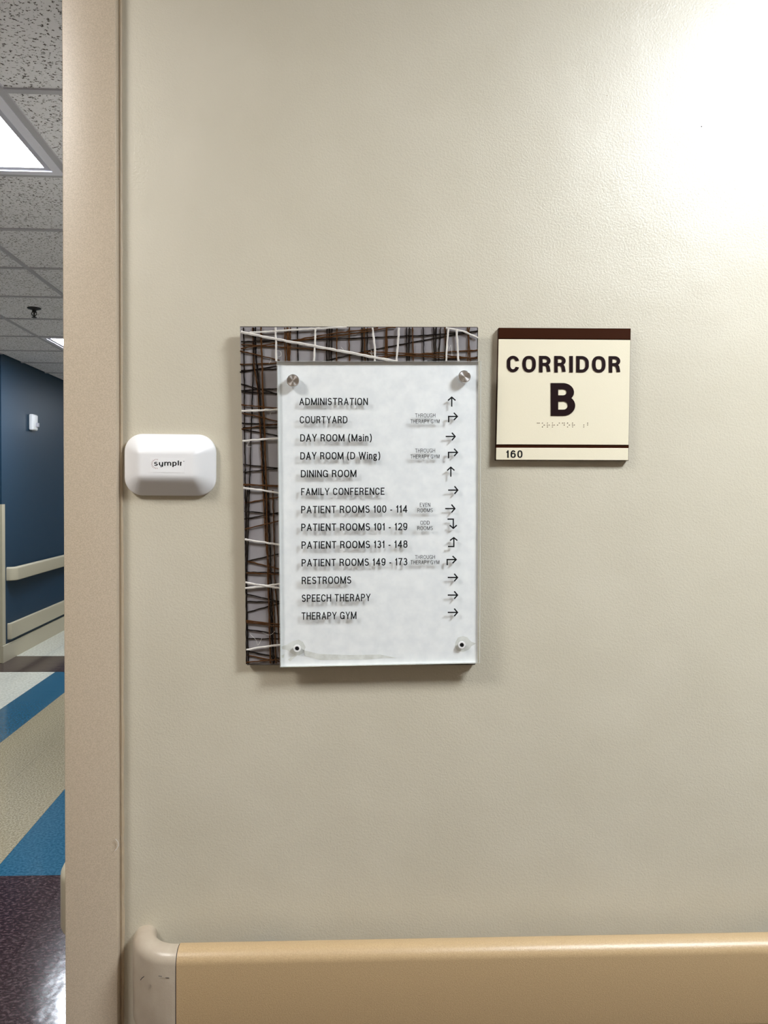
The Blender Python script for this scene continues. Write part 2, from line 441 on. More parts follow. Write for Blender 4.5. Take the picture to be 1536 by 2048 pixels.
def px_strokes(lines, t, off, rise):
    bm = bmesh.new()
    for kind, pts in lines:
        Lf, Rt, closed = stroke_band(kind, pts, t)
        A = [bm.verts.new(on_wall(*p, off + rise)) for p in Lf]; B = [bm.verts.new(on_wall(*p, off + rise)) for p in Rt]
        A2 = [bm.verts.new(on_wall(*p, off)) for p in Lf]; B2 = [bm.verts.new(on_wall(*p, off)) for p in Rt]
        for i in range(len(A) - 1):
            bm.faces.new((A[i], A[i + 1], B[i + 1], B[i]))
            bm.faces.new((A2[i], A2[i + 1], A[i + 1], A[i])); bm.faces.new((B[i], B[i + 1], B2[i + 1], B2[i]))
        bm.faces.new((A[0], B[0], B2[0], A2[0])); bm.faces.new((A[-1], A2[-1], B2[-1], B[-1]))
    return bm

# ------------------------------------------------------------------ room shell
XL, XR, YB = -4.2, 3.2, -1.5          # extents on this side
OPEN_L, OPEN_R, HEAD_Z = -2.27, -0.426, 2.36
HALL_END = 14.0
HALL_U = -2.74
HALL_UR = -0.385
CORNER_Y = 6.78

bm = bmesh.new()
add_box(bm, OPEN_R + 0.04, XR, WALL_Y, 1.32, 0, CEIL_Z + .03)
add_box(bm, XL, OPEN_L - 0.04, WALL_Y, 1.32, 0, CEIL_Z + .03)
add_box(bm, OPEN_L - 0.04, OPEN_R + 0.04, WALL_Y, 1.32, HEAD_Z + 0.04, CEIL_Z + .03)
tag(obj('wall_front', bm, M['wall']), kind='structure')
tag(obj('wall_back', box(XL - .1, XR + .1, YB - .1, YB, 0, CEIL_Z + .03), M['wall_tan']), kind='structure')
tag(obj('wall_right', box(XR, XR + .1, YB, 1.32, 0, CEIL_Z + .03), M['wall']), kind='structure')
tag(obj('wall_left', box(XL - .1, XL, YB, CORNER_Y, 0, CEIL_Z + .03), M['wall']), kind='structure')
bm = hall_box(HALL_U - 1.2, HALL_U, CORNER_Y, HALL_END, 0, CEIL_Z + .03)
tag(obj('wall_hall_left', bm, M['blue']), kind='structure')
bm = hall_box(HALL_UR, HALL_UR + .1, 1.32, HALL_END, 0, CEIL_Z + .03)
tag(obj('wall_hall_right', bm, M['hallwall']), kind='structure')
bm = hall_box(HALL_U - .2, HALL_UR + .1, HALL_END, HALL_END + .1, 0, CEIL_Z + .03)
tag(obj('wall_hall_end', bm, M['hallwall']), kind='structure')

# floor: a slab with vinyl tiles laid on it
floor = tag(obj('floor', box(XL - .1, XR + .1, YB - .1, HALL_END, -0.1, -0.003), M['maroon']), kind='structure')
US = [-2.735, -2.48, -2.175, -1.885, -1.58, -1.272, -0.975, -0.68, HALL_UR]
YS0, YSTEP = 3.017, 0.3107
tile_cache = {}
for iu in range(len(US) - 1):
    for k in range(-5, 20):
        y0 = YS0 + YSTEP * k; y1 = y0 + YSTEP
        if k == 10: pass
        if y0 < 1.4: continue
        if k < 0 or k in (11, 12): mk = 'maroon'
        elif iu in (0, 1): mk = 'cream_t'
        elif iu in (2, 5): mk = 'blue_t'
        elif iu in (3, 4): mk = 'beige_t'
        else: mk = 'beige_t' if iu == 7 else 'blue_t' if iu == 5 else 'beige_t'
        key = (iu, mk)
        if key not in tile_cache:
            g = 0.0004
            b = bmesh.new(); w = US[iu + 1] - US[iu]
            ring = [(g, g), (w - g, g), (w - g, YSTEP - g), (g, YSTEP - g)]
            add_hexa(b, [(u - K * y, y, -0.003) for u, y in ring] + [(u - K * y, y, 0.0) for u, y in ring])
            me = bpy.data.meshes.new('floor_tile')
            bmesh.ops.recalc_face_normals(b, faces=b.faces)
            b.to_mesh(me); b.free(); me.materials.append(M[mk])
            tile_cache[key] = me
        o = bpy.data.objects.new('floor_tile', tile_cache[key])
        p = hall(US[iu], y0, 0); o.location = (p.x, p.y, 0); o.parent = floor
        COL.objects.link(o)

# ceiling: slab, lay-in tiles, grid tees
ceiling = tag(obj('ceiling', box(XL - .1, XR + .1, YB - .1, HALL_END, CEIL_Z + .03, CEIL_Z + .13), M['tile_c']), kind='structure')
CU = [-2.735, -2.145, -1.54, -0.935, HALL_UR]
CY0, CSTEP = 2.325 - 0.612, 0.612
troffers_hall = [(2, 1), (1, 7), (2, 13)]        # (column, row)
cm = {}
def ctile(key, w, d, shear):
    if key not in cm:
        b = bmesh.new(); g = 0.011
        ring = [(g, g), (w - g, g), (w - g, d - g), (g, d - g)]
        add_hexa(b, [(u - shear * y, y, 0.004) for u, y in ring] + [(u - shear * y, y, 0.02) for u, y in ring])
        bmesh.ops.recalc_face_normals(b, faces=b.faces)
        me = bpy.data.meshes.new('ceiling_tile'); b.to_mesh(me); b.free(); me.materials.append(M['tile_c'])
        cm[key] = me
    return cm[key]
for iu in range(4):
    for k in range(0, 20):
        if (iu, k) in troffers_hall: continue
        y = CY0 + CSTEP * k
        o = bpy.data.objects.new('ceiling_tile', ctile(iu, CU[iu + 1] - CU[iu], CSTEP, K))
        p = hall(CU[iu], y); o.location = (p.x, p.y, CEIL_Z); o.parent = ceiling; COL.objects.link(o)
for u in CU[1:4]:
    obj('main_tee', hall_box(u - .012, u + .012, 1.33, HALL_END, CEIL_Z - 0.002, CEIL_Z + .03), M['tee'], ceiling)
for k in range(0, 21):
    y = CY0 + CSTEP * k
    if y < HALL_END - .05:
        obj('cross_tee', hall_box(CU[0], HALL_UR, y - .012, y + .012, CEIL_Z - 0.0015, CEIL_Z + .028), M['tee'], ceiling)
for u0 in (-3.35, -3.965):           # the wider part of the hall before the navy corner
    for k in range(0, 8):
        y = CY0 + CSTEP * k
        o = bpy.data.objects.new('ceiling_tile', ctile('w', .615, CSTEP, K))
        p = hall(u0, y); o.location = (p.x, p.y, CEIL_Z); o.parent = ceiling; COL.objects.link(o)
    obj('main_tee', hall_box(u0 + .603, u0 + .627, 1.33, CORNER_Y, CEIL_Z - 0.002, CEIL_Z + .03), M['tee'], ceiling)
for k in range(0, 9):
    y = CY0 + CSTEP * k
    obj('cross_tee', hall_box(-3.98, CU[0], y - .012, y + .012, CEIL_Z - 0.0015, CEIL_Z + .028), M['tee'], ceiling)
# this side's ceiling
RX0, RY0 = -3.38, -1.325
room_lights = [(7, 2, ROOM_LIGHT), (3, 2, ROOM_LIGHT_LEFT)]
for i in range(-1, 11):
    for j in range(0, 4):
        if any((i, j) == q[:2] for q in room_lights): continue
        o = bpy.data.objects.new('ceiling_tile', ctile('r', .61, .61, 0))
        o.location = (RX0 + .61 * i, RY0 + .61 * j, CEIL_Z); o.parent = ceiling; COL.objects.link(o)
for i in range(-1, 11):
    x = RX0 + .61 * i
    obj('main_tee', box(x - .012, x + .012, YB, WALL_Y, CEIL_Z - .002, CEIL_Z + .03), M['tee'], ceiling)
for j in range(0, 5):
    y = RY0 + .61 * j
    obj('cross_tee', box(XL, XR, y - .012, y + .012, CEIL_Z - .0015, CEIL_Z + .028), M['tee'], ceiling)

def troffer(corner, w, d, shear, strength, label, tint=(1, 1, 1, 1)):
    t = thing('ceiling_light', (corner.x + w / 2, corner.y + d / 2, CEIL_Z), label, 'ceiling light')
    def B(g0, g1, z0, z1):
        b = bmesh.new()
        def ring(g): return [(g, g), (w - g, g), (w - g, d - g), (g, d - g)]
        def P(r, z): return [b.verts.new(corner + Vector((u - shear * y, y, z))) for u, y in r]
        a0, a1, b0, b1 = P(ring(g0), z0), P(ring(g0), z1), P(ring(g1), z0), P(ring(g1), z1)
        for i in range(4):
            j = (i + 1) % 4
            b.faces.new((a0[i], a0[j], b0[j], b0[i])); b.faces.new((a1[i], a1[j], b1[j], b1[i]))
            b.faces.new((a0[i], a0[j], a1[j], a1[i])); b.faces.new((b0[i], b0[j], b1[j], b1[i]))
        return b
    obj('frame', B(0.013, 0.045, -0.004, 0.018), M['light_frame'], t)
    obj('inner_frame', B(0.045, 0.068, 0.001, 0.018), M['tee'], t)
    b = bmesh.new()
    r = [(.068, .068), (w - .068, .068), (w - .068, d - .068), (.068, d - .068)]
    add_hexa(b, [corner + Vector((u - shear * y, y, .006)) for u, y in r] + [corner + Vector((u - shear * y, y, .016)) for u, y in r])
    obj('diffuser', b, emission('lamp light', tint, strength), t)
    return t
hall_labels = ['square recessed ceiling light nearest the opening, cut by the left edge of the photo',
               'smaller-looking ceiling light farther down the hall past the sprinkler',
               'ceiling light at the far end of the hall, hidden behind the door frame']
for (iu, k), lab in zip(troffers_hall, hall_labels):
    y = CY0 + CSTEP * k
    p = hall(CU[iu], y); troffer(Vector((p.x, p.y, CEIL_Z)), CU[iu + 1] - CU[iu], CSTEP, K, HALL_LIGHT if k < 10 else HALL_LIGHT, lab, (.84, .91, 1, 1))
for (i, j, s), lab in zip(room_lights, ['ceiling light above and to the right of the corridor sign, in front of the wall',
                                        'ceiling light above and to the left, in front of the door opening']):
    troffer(Vector((RX0 + .61 * i, RY0 + .61 * j, CEIL_Z)), .61, .61, 0, s, lab, (.90, .955, 1, 1) if i == 7 else (1, .97, .93, 1))

# sprinkler
sp = thing('fire_sprinkler', (-2.037, 5.07, CEIL_Z), 'small black sprinkler head hanging from the hall ceiling', 'sprinkler')
b = bmesh.new(); add_lathe(b, (-2.037, 5.07, CEIL_Z + .005), (0, 0, -1), [(0, 0), (.042, 0), (.042, .006), (.02, .014), (.012, .014), (.012, .03), (0, .03)], 20)
obj('escutcheon', b, M['black'], sp, True)
b = bmesh.new()
add_tube(b, [(-2.049, 5.07, CEIL_Z - .02), (-2.053, 5.07, CEIL_Z - .035), (-2.037, 5.07, CEIL_Z - .055)], .003)
add_tube(b, [(-2.025, 5.07, CEIL_Z - .02), (-2.021, 5.07, CEIL_Z - .035), (-2.037, 5.07, CEIL_Z - .055)], .003)
add_tube(b, [(-2.037, 5.07, CEIL_Z - .02), (-2.037, 5.07, CEIL_Z - .056)], .005)
obj('yoke', b, M['black'], sp)
b = bmesh.new(); add_lathe(b, (-2.037, 5.07, CEIL_Z - .055), (0, 0, -1), [(0, 0), (.016, 0), (.016, .003), (0, .003)], 14)
obj('deflector', b, M['black'], sp)

# door frame round the opening
door = thing('door_1', (OPEN_R, WALL_Y, 0), kind='structure')
def jamb(sign, x_in):
    # profile (x outwards from the opening, y)
    prof = [(0, 1.164), (0.078, 1.164), (0.078, 1.183), (0.05, 1.183), (0.05, 1.318), (0.078, 1.318), (0.078, 1.334), (0, 1.334),
            (0, 1.285), (-0.014, 1.285), (-0.014, 1.225), (0, 1.225)]
    if sign > 0: prof[-4:] = [(0, 1.285), (0.0, 1.28), (0.0, 1.225), (0, 1.22)]
    bm = bmesh.new()
    lo = [bm.verts.new((x_in + sign * x, y, 0)) for x, y in prof]
    hi = [bm.verts.new((x_in + sign * x, y, HEAD_Z)) for x, y in prof]
    n = len(prof)
    for i in range(n): bm.faces.new((lo[i], lo[(i + 1) % n], hi[(i + 1) % n], hi[i]))
    bm.faces.new(lo); bm.faces.new(hi)
    bm.verts.ensure_lookup_table()
    es = [e for e in bm.edges if abs(e.verts[0].co.z - e.verts[1].co.z) > 1 and min(e.verts[0].co.y, e.verts[1].co.y) < 1.17]
    bmesh.ops.bevel(bm, geom=es, offset=0.0016, segments=3, affect='EDGES', profile=0.5)
    return bm
obj('jamb', jamb(1, OPEN_R), M['frame'], door, True)
obj('jamb', jamb(-1, OPEN_L), M['frame'], door, True)
obj('head', box(OPEN_L - .078, OPEN_R + .078, 1.164, 1.334, HEAD_Z, HEAD_Z + .078, .0016), M['frame'], door)
# caulk bead between frame and wall
b = bmesh.new(); rnd = random.Random(3)
pts, rr = [], []
for i in range(120):
    z = 0.02 + i * 0.019
    r = 0.0022 + rnd.random() * .0008
    if 0.7 < z < 1.45: r += rnd.random() * 0.0012
    pts.append((OPEN_R + .0795 + r * .3, WALL_Y - .0008, z)); rr.append(r)
add_tube(b, pts, rr, 7)
tag(obj('trim_1', b, M['caulk'], None, True), kind='structure')
# loose paint thread on the frame's edge
b = bmesh.new()
c0 = on_wall(229, 1700, .016)
add_tube(b, [on_wall(x, y, .019) for x, y in ((231, 1678), (236, 1684), (237, 1691), (233, 1698), (229, 1702))], .0005, 5)
obj('loose_thread', b, M['twine_white'], door)

# baseboard on the sign wall and in the hall
tag(obj('baseboard_front', box(OPEN_R + .085, XR, WALL_Y - .004, WALL_Y, 0, .1, 0), M['halltrim']), kind='structure')
bm = hall_box(HALL_U, HALL_U + .012, CORNER_Y - .012, HALL_END, 0, .15)
bmesh.ops.bevel(bm, geom=[e for e in bm.edges if min(v.co.z for v in e.verts) > .1], offset=.004, segments=1, affect='EDGES', profile=0.5)
p0 = hall(HALL_U, CORNER_Y)
add_box(bm, XL, p0.x - .0005, CORNER_Y - .012, CORNER_Y, 0, .15)
tag(obj('baseboard_hall_left', bm, M['halltrim']), kind='structure')
tag(obj('baseboard_hall_right', hall_box(HALL_UR - .008, HALL_UR, 1.36, HALL_END, 0, .1), M['halltrim']), kind='structure')

# ------------------------------------------------------------------ handrails
def rail_section(inner, outer, h, rt=.018, rb=.009):
    s = []; ri = min(.012, (outer - inner - rt) * .9)
    for i in range(7):
        a = math.radians(180 - 90 * i / 6); s.append((inner + ri + ri * math.cos(a), -ri + ri * math.sin(a)))
    for i in range(9):
        a = math.radians(90 - 90 * i / 8); s.append((outer - rt + rt * math.cos(a), -rt + rt * math.sin(a)))
    for i in range(7):
        a = math.radians(0 - 90 * i / 6); s.append((outer - rb + rb * math.cos(a), -h + rb + rb * math.sin(a)))
    for i in range(5):
        a = math.radians(270 - 90 * i / 4); s.append((inner + .006 + .006 * math.cos(a), -h + .006 + .006 * math.sin(a)))
    return s
RZ = 0.834
hr = thing('handrail', (0.5, WALL_Y, RZ), 'tan vinyl handrail with a beige end cap along the bottom of the cream wall', 'handrail')
sec = rail_section(.040, .076, .130)
OUT = Vector((0, -1, 0))
xs = -0.2475      # seam between cap and rail
b = bmesh.new()
frames = [(Vector((xs + .0006 + (XR - .001 - xs) * i / 8, WALL_Y, RZ)), OUT) for i in range(9)]
add_sweep(b, frames, sec)
obj('rail', b, M['rail'], hr, True)
b = bmesh.new()
ax = xs - 0.004    # the return turns about a point on the wall
seci = rail_section(.041, .0755, .1295, .0175, .0085)
fr = [(Vector((xs - .0006, WALL_Y, RZ - .0005)), OUT)]
for i in range(15):
    a = math.radians(90 * i / 14)
    d = Vector((-math.sin(a), -math.cos(a), 0))
    fr.append((Vector((ax, WALL_Y, RZ - .0005)), d))
add_sweep(b, fr, seci)
cap = obj('end_cap', b, M['railcap'], hr, True)
cap['label'] = 'beige curved end cap'
b = bmesh.new(); add_sweep(b, [(Vector((xs - .0007, WALL_Y, RZ - .001)), OUT), (Vector((xs + .0007, WALL_Y, RZ - .001)), OUT)], rail_section(.041, .0755, .129))
obj('joint', b, M['gap'], hr)
b = bmesh.new()     # aluminium core and wall brackets behind
add_box(b, xs - .01, XR - .05, WALL_Y - .046, WALL_Y - .041, RZ - .10, RZ - .02)
for x in (-.15, .65, 1.45, 2.25): add_box(b, x, x + .05, WALL_Y - .042, WALL_Y, RZ - .085, RZ - .035)
obj('bracket', b, M['gap'], hr)
for pl, r in (([(281, 1960), (284, 1956), (288, 1953)], .0006), ([(317, 1952), (324, 1953)], .0004), ([(331, 1955), (338, 1956)], .0004)):
    b = bmesh.new(); add_tube(b, [on_wall(x, y, .0757) for x, y in pl], r, 5)
    obj('scuff_mark', b, M['scuff'], cap)

def hall_rail(u_wall, side, y0, y1, ztop, inner, outer, h, label, name, cat, both_mats, rt=.018):
    """straight rail parallel to the hall, its ends returned to the wall; side=+1 faces right"""
    base = hall(u_wall, y0)
    t = thing(name, (base.x, base.y, ztop), label, cat)
    dr = Vector((-K, 1, 0)).normalized()
    out = Vector((side, side * K, 0)).normalized()
    s = rail_section(inner, outer, h, rt)
    b = bmesh.new(); R = outer
    fr = []
    c0 = hall(u_wall, y0 + R, ztop); c1 = hall(u_wall, y1, ztop)
    for i in range(9):
        a = math.radians(90 - 90 * i / 8)
        fr.append((c0, (out * math.cos(a) - dr * math.sin(a))))
    add_sweep(b, fr, s); obj('end_cap', b, both_mats[1], t, True)
    b = bmesh.new(); add_sweep(b, [(c0 + dr * .002, out), (c1, out)], s)
    obj('rail', b, both_mats[0], t, True)
    return t
hall_rail(HALL_U, 1, 6.87, HALL_END - .1, .822, .040, .076, .12, 'beige handrail on the navy wall, the upper of its two rails', 'handrail', 'handrail', (M['halltrim'], M['halltrim']))
hall_rail(HALL_U, 1, 6.885, HALL_END - .1, .325, .002, .030, .145, 'beige crash rail low on the navy wall above the baseboard', 'crash_rail', 'crash rail', (M['halltrim'], M['halltrim']), .01)
hall_rail(HALL_UR, -1, 1.352, HALL_END - .1, .825, .040, .088, .125, 'pale handrail end peeking out behind the taupe door frame', 'handrail', 'handrail', (M['halltrim'], M['halltrim']), .03)

# corner guard
p = hall(HALL_U, CORNER_Y)
b = bmesh.new()
g = .004
ring = [(p.x - .055, p.y - g), (p.x + g, p.y - g), (p.x + g - K * .06, p.y + .06), (p.x - K * .06, p.y + .06), (p.x, p.y), (p.x - .055, p.y)]
lo = [b.verts.new((x, y, .152)) for x, y in ring]; hi = [b.verts.new((x, y, 1.375)) for x, y in ring]
for i in range(6): b.faces.new((lo[i], lo[(i + 1) % 6], hi[(i + 1) % 6], hi[i]))
b.faces.new(lo); b.faces.new(hi)
tag(obj('corner_guard', b, M['halltrim'], origin=(p.x, p.y, .152)), 'beige corner guard strip on the outer corner of the navy wall', 'corner guard')

# alarm strobe on the navy wall
p = hall(HALL_U, 7.466)
st = thing('alarm_strobe', (p.x, p.y, 2.14), 'white rounded alarm strobe high on the navy wall', 'alarm')
b = hall_box(HALL_U, HALL_U + .045, 7.40, 7.53, 2.065, 2.217)
bmesh.ops.bevel(b, geom=b.edges[:], offset=.014, segments=4, affect='EDGES', profile=0.5, clamp_overlap=True)
obj('housing', b, M['white_plastic'], st, True)
b = hall_box(HALL_U + .04, HALL_U + .065, 7.47, 7.51, 2.10, 2.14)
bmesh.ops.bevel(b, geom=b.edges[:], offset=.006, segments=2, affect='EDGES', profile=0.5)
obj('lens', b, M['tee'], st, True)

# ------------------------------------------------------------------ directory sign
D0 = on_wall(718, 1340, 0)
LEAN = 0.009
ds = thing('directory_sign', (D0.x, WALL_Y, D0.z), 'large directory sign of frosted acrylic over a panel strung with brown, black and white twine', 'sign')
back_px = [(479, 653), (956, 654), (951, 1329), (493, 1329.5)]
BK0, BK1, BK2 = .003, .0095, .0165      # wall gap, board front, clear cover front
bb = obj('backing_panel', wall_plate([(480, 654), (955, 655), (950, 1328), (494, 1328.5)], BK0, BK1), [M['board']], ds)
b = wall_plate(back_px, BK0 - .001, BK2 + .001)
for f in b.faces:
    f.material_index = 0
b.faces.ensure_lookup_table()
cv = obj('clear_cover', b, [M['acrylic'], M['dark_edge']], ds)
# bottom and side edges dark (painted backing edge)
b = bmesh.new()
def edge_strip(p, q, w=.0009):
    a0, a1 = on_wall(*p, BK1), on_wall(*q, BK1)
    d = (a1 - a0).normalized(); n = Vector((-d.z, 0, d.x)) * w
    d6 = Vector((0, BK1 - BK0, 0)); r4 = (a0 - n, a1 - n, a1 + n, a0 + n)
    add_hexa(b, list(r4) + [v + d6 for v in r4])
edge_strip((494, 1329), (950, 1328.5)); edge_strip((480, 653.5), (955, 654.5), .0005); edge_strip((955, 655), (950, 1328))
obj('dark_rim', b, M['dark_edge'], ds)
for x, y in ((560, 745), (900, 745), (560, 1290), (900, 1290)):
    q = on_wall(x, y, BK0); obj('mounting_pad', box(q.x - .01, q.x + .01, q.y, WALL_Y, q.z - .01, q.z + .01), M['dark_edge'], ds)

def z4(x, y): return (440 + x / 2.844, 630 + y / 2.844)
def z5(x, y): return (440 + x / 2.743, 980 + y / 2.743)
def z8(x, y): return (460 + x / 6.4, 630 + y / 6.4)
strands = []
def S(kind, f, pts, r=None): strands.append((kind, [f(*p) for p in pts], r))
B_, N_, W_ = 'twine_black', 'twine_brown', 'twine_white'
# uprights in the left strip
S(B_, z8, [(172, 140), (180, 600), (186, 1200), (188, 1536)]); strands[-1][1].append((492, 1150)); strands[-1][1].append((497, 1327))
S(B_, z8, [(300, 140), (298, 600), (285, 1100), (270, 1536)]); strands[-1][1].append((497, 1040)); strands[-1][1].append((493, 1180))
S(B_, z8, [(315, 270), (345, 700), (385, 1150), (430, 1536)]); strands[-1][1].extend([(534, 980), (541, 1120), (547, 1327)])
S(B_, z8, [(325, 140), (330, 480), (375, 900), (405, 1536)]); strands[-1][1].extend([(530, 985), (537, 1150), (546, 1327)])
S(N_, z8, [(395, 140), (405, 500), (425, 1100), (445, 1536)], .0014); strands[-1][1].extend([(533, 1000), (536, 1150), (541, 1327)])
S(N_, z8, [(290, 140), (300, 600), (360, 1000), (390, 1536)]); strands[-1][1].extend([(531, 1080), (546, 1200), (552, 1327)])
S(B_, z5, [(150, 0), (140, 260), (142, 500), (145, 955)])
S(N_, z5, [(288, 0), (295, 200), (300, 500), (318, 700), (330, 955)])
S(B_, z5, [(265, 0), (275, 300), (285, 700), (296, 955)])
# uprights in the top strip
for x0, x1, k in ((368, 372, N_), (380, 388, N_), (400, 396, N_), (440, 446, B_), (607, 606, B_), (622, 620, B_), (637, 636, B_), (665, 662, N_),
                  (735, 737, N_), (808, 806, B_), (820, 826, N_), (838, 842, B_), (945, 938, N_), (948, 950, N_), (1060, 1064, B_), (1078, 1076, B_), (1095, 1100, N_),
                  (1155, 1158, B_), (1215, 1219, B_), (1230, 1226, B_), (1255, 1240, B_), (1280, 1290, N_), (1408, 1424, N_), (1418, 1408, N_), (1300, 1270, B_)):
    S(k, z4, [(x0, 66), ((x0 + x1) / 2 + random.uniform(-2, 2), 170), (x1, 300)])
S(N_, z4, [(385, 66), (392, 300)], .0018)
# across the top strip
S(N_, z4, [(440, 140), (650, 105), (900, 74)]); S(B_, z4, [(120, 152), (610, 138), (1180, 115), (1465, 94)])
S(B_, z4, [(1465, 90), (1180, 140), (880, 195), (600, 260)]); S(N_, z4, [(120, 168), (330, 182), (560, 196), (880, 225)])
S(N_, z4, [(820, 208), (1150, 222), (1465, 247)]); S(N_, z4, [(900, 240), (1100, 224), (1465, 200)]); S(B_, z4, [(1180, 262), (1465, 240)])
S(N_, z4, [(940, 225), (1280, 243), (1465, 246)]); S(N_, z4, [(118, 190), (400, 150), (700, 116), (1000, 66)])
# across the left strip
for k, a in ((N_, [(130, 460), (400, 525), (640, 585)]), (N_, [(130, 632), (400, 625), (640, 612)]), (B_, [(130, 735), (640, 645)]),
             (B_, [(140, 885), (360, 945), (640, 1020)]), (B_, [(145, 968), (400, 950), (640, 945)]), (B_, [(145, 985), (640, 1008)]),
             (N_, [(148, 1150), (640, 1200)]), (N_, [(148, 1255), (400, 1310), (640, 1370)]), (B_, [(150, 1385), (640, 1405)]),
             (N_, [(150, 1462), (400, 1420), (640, 1392)]), (B_, [(150, 1465), (640, 1550)]), (B_, [(140, 712), (640, 690)])):
    S(k, z8, a, None)
for k, a in ((B_, [(132, 850), (340, 872)]), (B_, [(132, 895), (340, 873)]), (N_, [(132, 962), (340, 978)]), (N_, [(132, 968), (340, 970)]), (B_, [(130, 640), (345, 640)])):
    S(k, z4, a)
for k, a in ((N_, [(135, 72), (345, 36)]), (B_, [(135, 118), (345, 134)]), (B_, [(135, 160), (345, 120)]), (N_, [(135, 215), (345, 165)]),
             (B_, [(150, 390), (345, 346)]), (N_, [(150, 390), (345, 440)]), (B_, [(145, 450), (345, 455)]), (N_, [(145, 456), (345, 464)]),
             (B_, [(145, 572), (345, 616)]), (B_, [(145, 612), (345, 615)]), (B_, [(145, 672), (345, 618)]), (N_, [(145, 715), (345, 742)]), (N_, [(145, 728), (345, 736)]),
             (N_, [(145, 722), (345, 755)]), (B_, [(145, 765), (345, 792)]), (B_, [(145, 815), (345, 818)]), (B_, [(145, 882), (345, 925)]), (N_, [(145, 905), (345, 945)]),
             (N_, [(145, 945), (345, 928)])):
    S(k, z5, a)
# white twine on top
S(W_, z4, [(118, 97), (320, 138), (540, 178), (870, 240), (1010, 266)], .0021)
S(W_, z4, [(170, 100), (380, 88), (540, 78), (720, 68)], .0015)
for a in ([(316, 66), (320, 262)], [(543, 72), (540, 170), (534, 264)], [(866, 68), (880, 180), (880, 264)], [(1018, 72), (1010, 180), (1003, 264)],
          [(1298, 78), (1285, 264)], [(1345, 80), (1350, 180), (1356, 264)], [(1285, 72), (1380, 92), (1466, 130)],
          [(122, 547), (220, 543), (345, 538)], [(128, 717), (345, 701)], [(133, 984), (230, 995), (345, 1014)]):
    S(W_, z4, a)
for a in ([(135, 272), (345, 304)], [(138, 507), (240, 525), (345, 542)], [(138, 540), (230, 530), (345, 512)], [(145, 877), (230, 862), (345, 848)]):
    S(W_, z5, a)
rnd = random.Random(11)
zlay = {B_: (.0105, .0115), N_: (.0108, .012), W_: (.0130, .0136)}
for kind, pts, r in strands:
    r = r or {B_: .00098, N_: .00105, W_: .00155}[kind]
    # resample into short wobbling steps
    fine = []
    for a, c in zip(pts, pts[1:]):
        n = max(2, int(math.dist(a, c) / 7))
        for i in range(n): fine.append((a[0] + (c[0] - a[0]) * i / n, a[1] + (c[1] - a[1]) * i / n))
    fine.append(pts[-1])
    off = rnd.uniform(*zlay[kind])
    P3, R3 = [], []
    for i, q in enumerate(fine):
        if not (480 <= q[0] <= 955.5 and 654.5 <= q[1] <= 1328): 
            q = (min(max(q[0], 481), 954.5), min(max(q[1], 655), 1327.5))
        P3.append(on_wall(q[0] + rnd.uniform(-.5, .5), q[1] + rnd.uniform(-.5, .5), off)); R3.append(r * rnd.uniform(.8, 1.15))
    b = bmesh.new(); add_tube(b, P3, R3, 5)
    o = obj('twine', b, M[kind], bb, True)
    if kind != B_: o['label'] = 'white twine' if kind == W_ else 'brown twine'
for pl in ([(553, 701), (561, 703), (562, 711), (556, 714)], [(538, 727), (541, 722), (542, 717)], [(540, 830), (542, 825), (550, 824)],
           [(500, 1268), (512, 1280), (516, 1290), (524, 1276)], [(500, 880), (494, 892), (503, 893)], [(898, 700), (902, 690), (904, 712)], [(682, 694), (689, 702)],
           [(742, 700), (745, 712), (740, 704)], [(525, 1265), (540, 1270), (550, 1262)]):
    q = [pl[0]] + pl + [pl[-1]]; cr = []
    for i in range(1, len(q) - 2):
        for j in range(5):
            t = j / 5; p0, p1, p2, p3 = (Vector(v) for v in q[i - 1:i + 3])
            cr.append(.5 * ((2 * p1) + (p2 - p0) * t + (2 * p0 - 5 * p1 + 4 * p2 - p3) * t * t + (3 * p1 - p0 - 3 * p2 + p3) * t ** 3))
    b = bmesh.new(); add_tube(b, [on_wall(v.x, v.y, .0142) for v in cr + [Vector(pl[-1])]], .0002, 4)
    obj('loose_fibre', b, M[W_], bb)

# front sheet: clear acrylic with a white film behind it
FR0, FR1 = .0205, .0260
front_px = [(553.5, 722), (962, 722), (960, 1327), (560, 1335)]
b = wall_plate(front_px, FR0, FR1, .0006)
b.normal_update()
for f in b.faces:
    n = f.normal
    f.material_index = 0 if abs(n.y) > .9 else 1
fp = obj('front_panel', b, [M['acrylic'], M['acrylic_edge']], ds)
paper_px = [(555, 724), (956.5, 724), (955, 1325), (561.5, 1333)]
obj('white_film', wall_plate(paper_px, FR0 - .0006, FR0 + .0001), M['paper'], ds)
# stains where the film has lifted at the bottom
def blob(pts, off, name, mat, parent):
    b = bmesh.new()
    A = [b.verts.new(on_wall(x, y, off + .0002)) for x, y in pts]; B = [b.verts.new(on_wall(x, y, off)) for x, y in pts]
    b.faces.new(A)
    for i in range(len(A)): b.faces.new((A[i], A[(i + 1) % len(A)], B[(i + 1) % len(A)], B[i]))
    bmesh.ops.triangulate(b, faces=[f for f in b.faces if len(f.verts) > 4])
    return obj(name, b, mat, parent)
wf = [o for o in ds.children if o.name.startswith('white_film')][0]
SO = FR0 + .0001
blob([(563, 1293), (572, 1290), (584, 1283), (597, 1279), (606, 1284), (611, 1294), (608, 1305), (598, 1311), (584, 1308), (574, 1300), (564, 1298)], SO, 'stain', M['stain'], wf)
blob([(911, 1284), (916, 1275), (926, 1272), (935, 1275), (942, 1283), (952, 1287), (943, 1292), (938, 1299), (926, 1304), (914, 1301), (910, 1292)], SO, 'stain', M['stain'], wf)
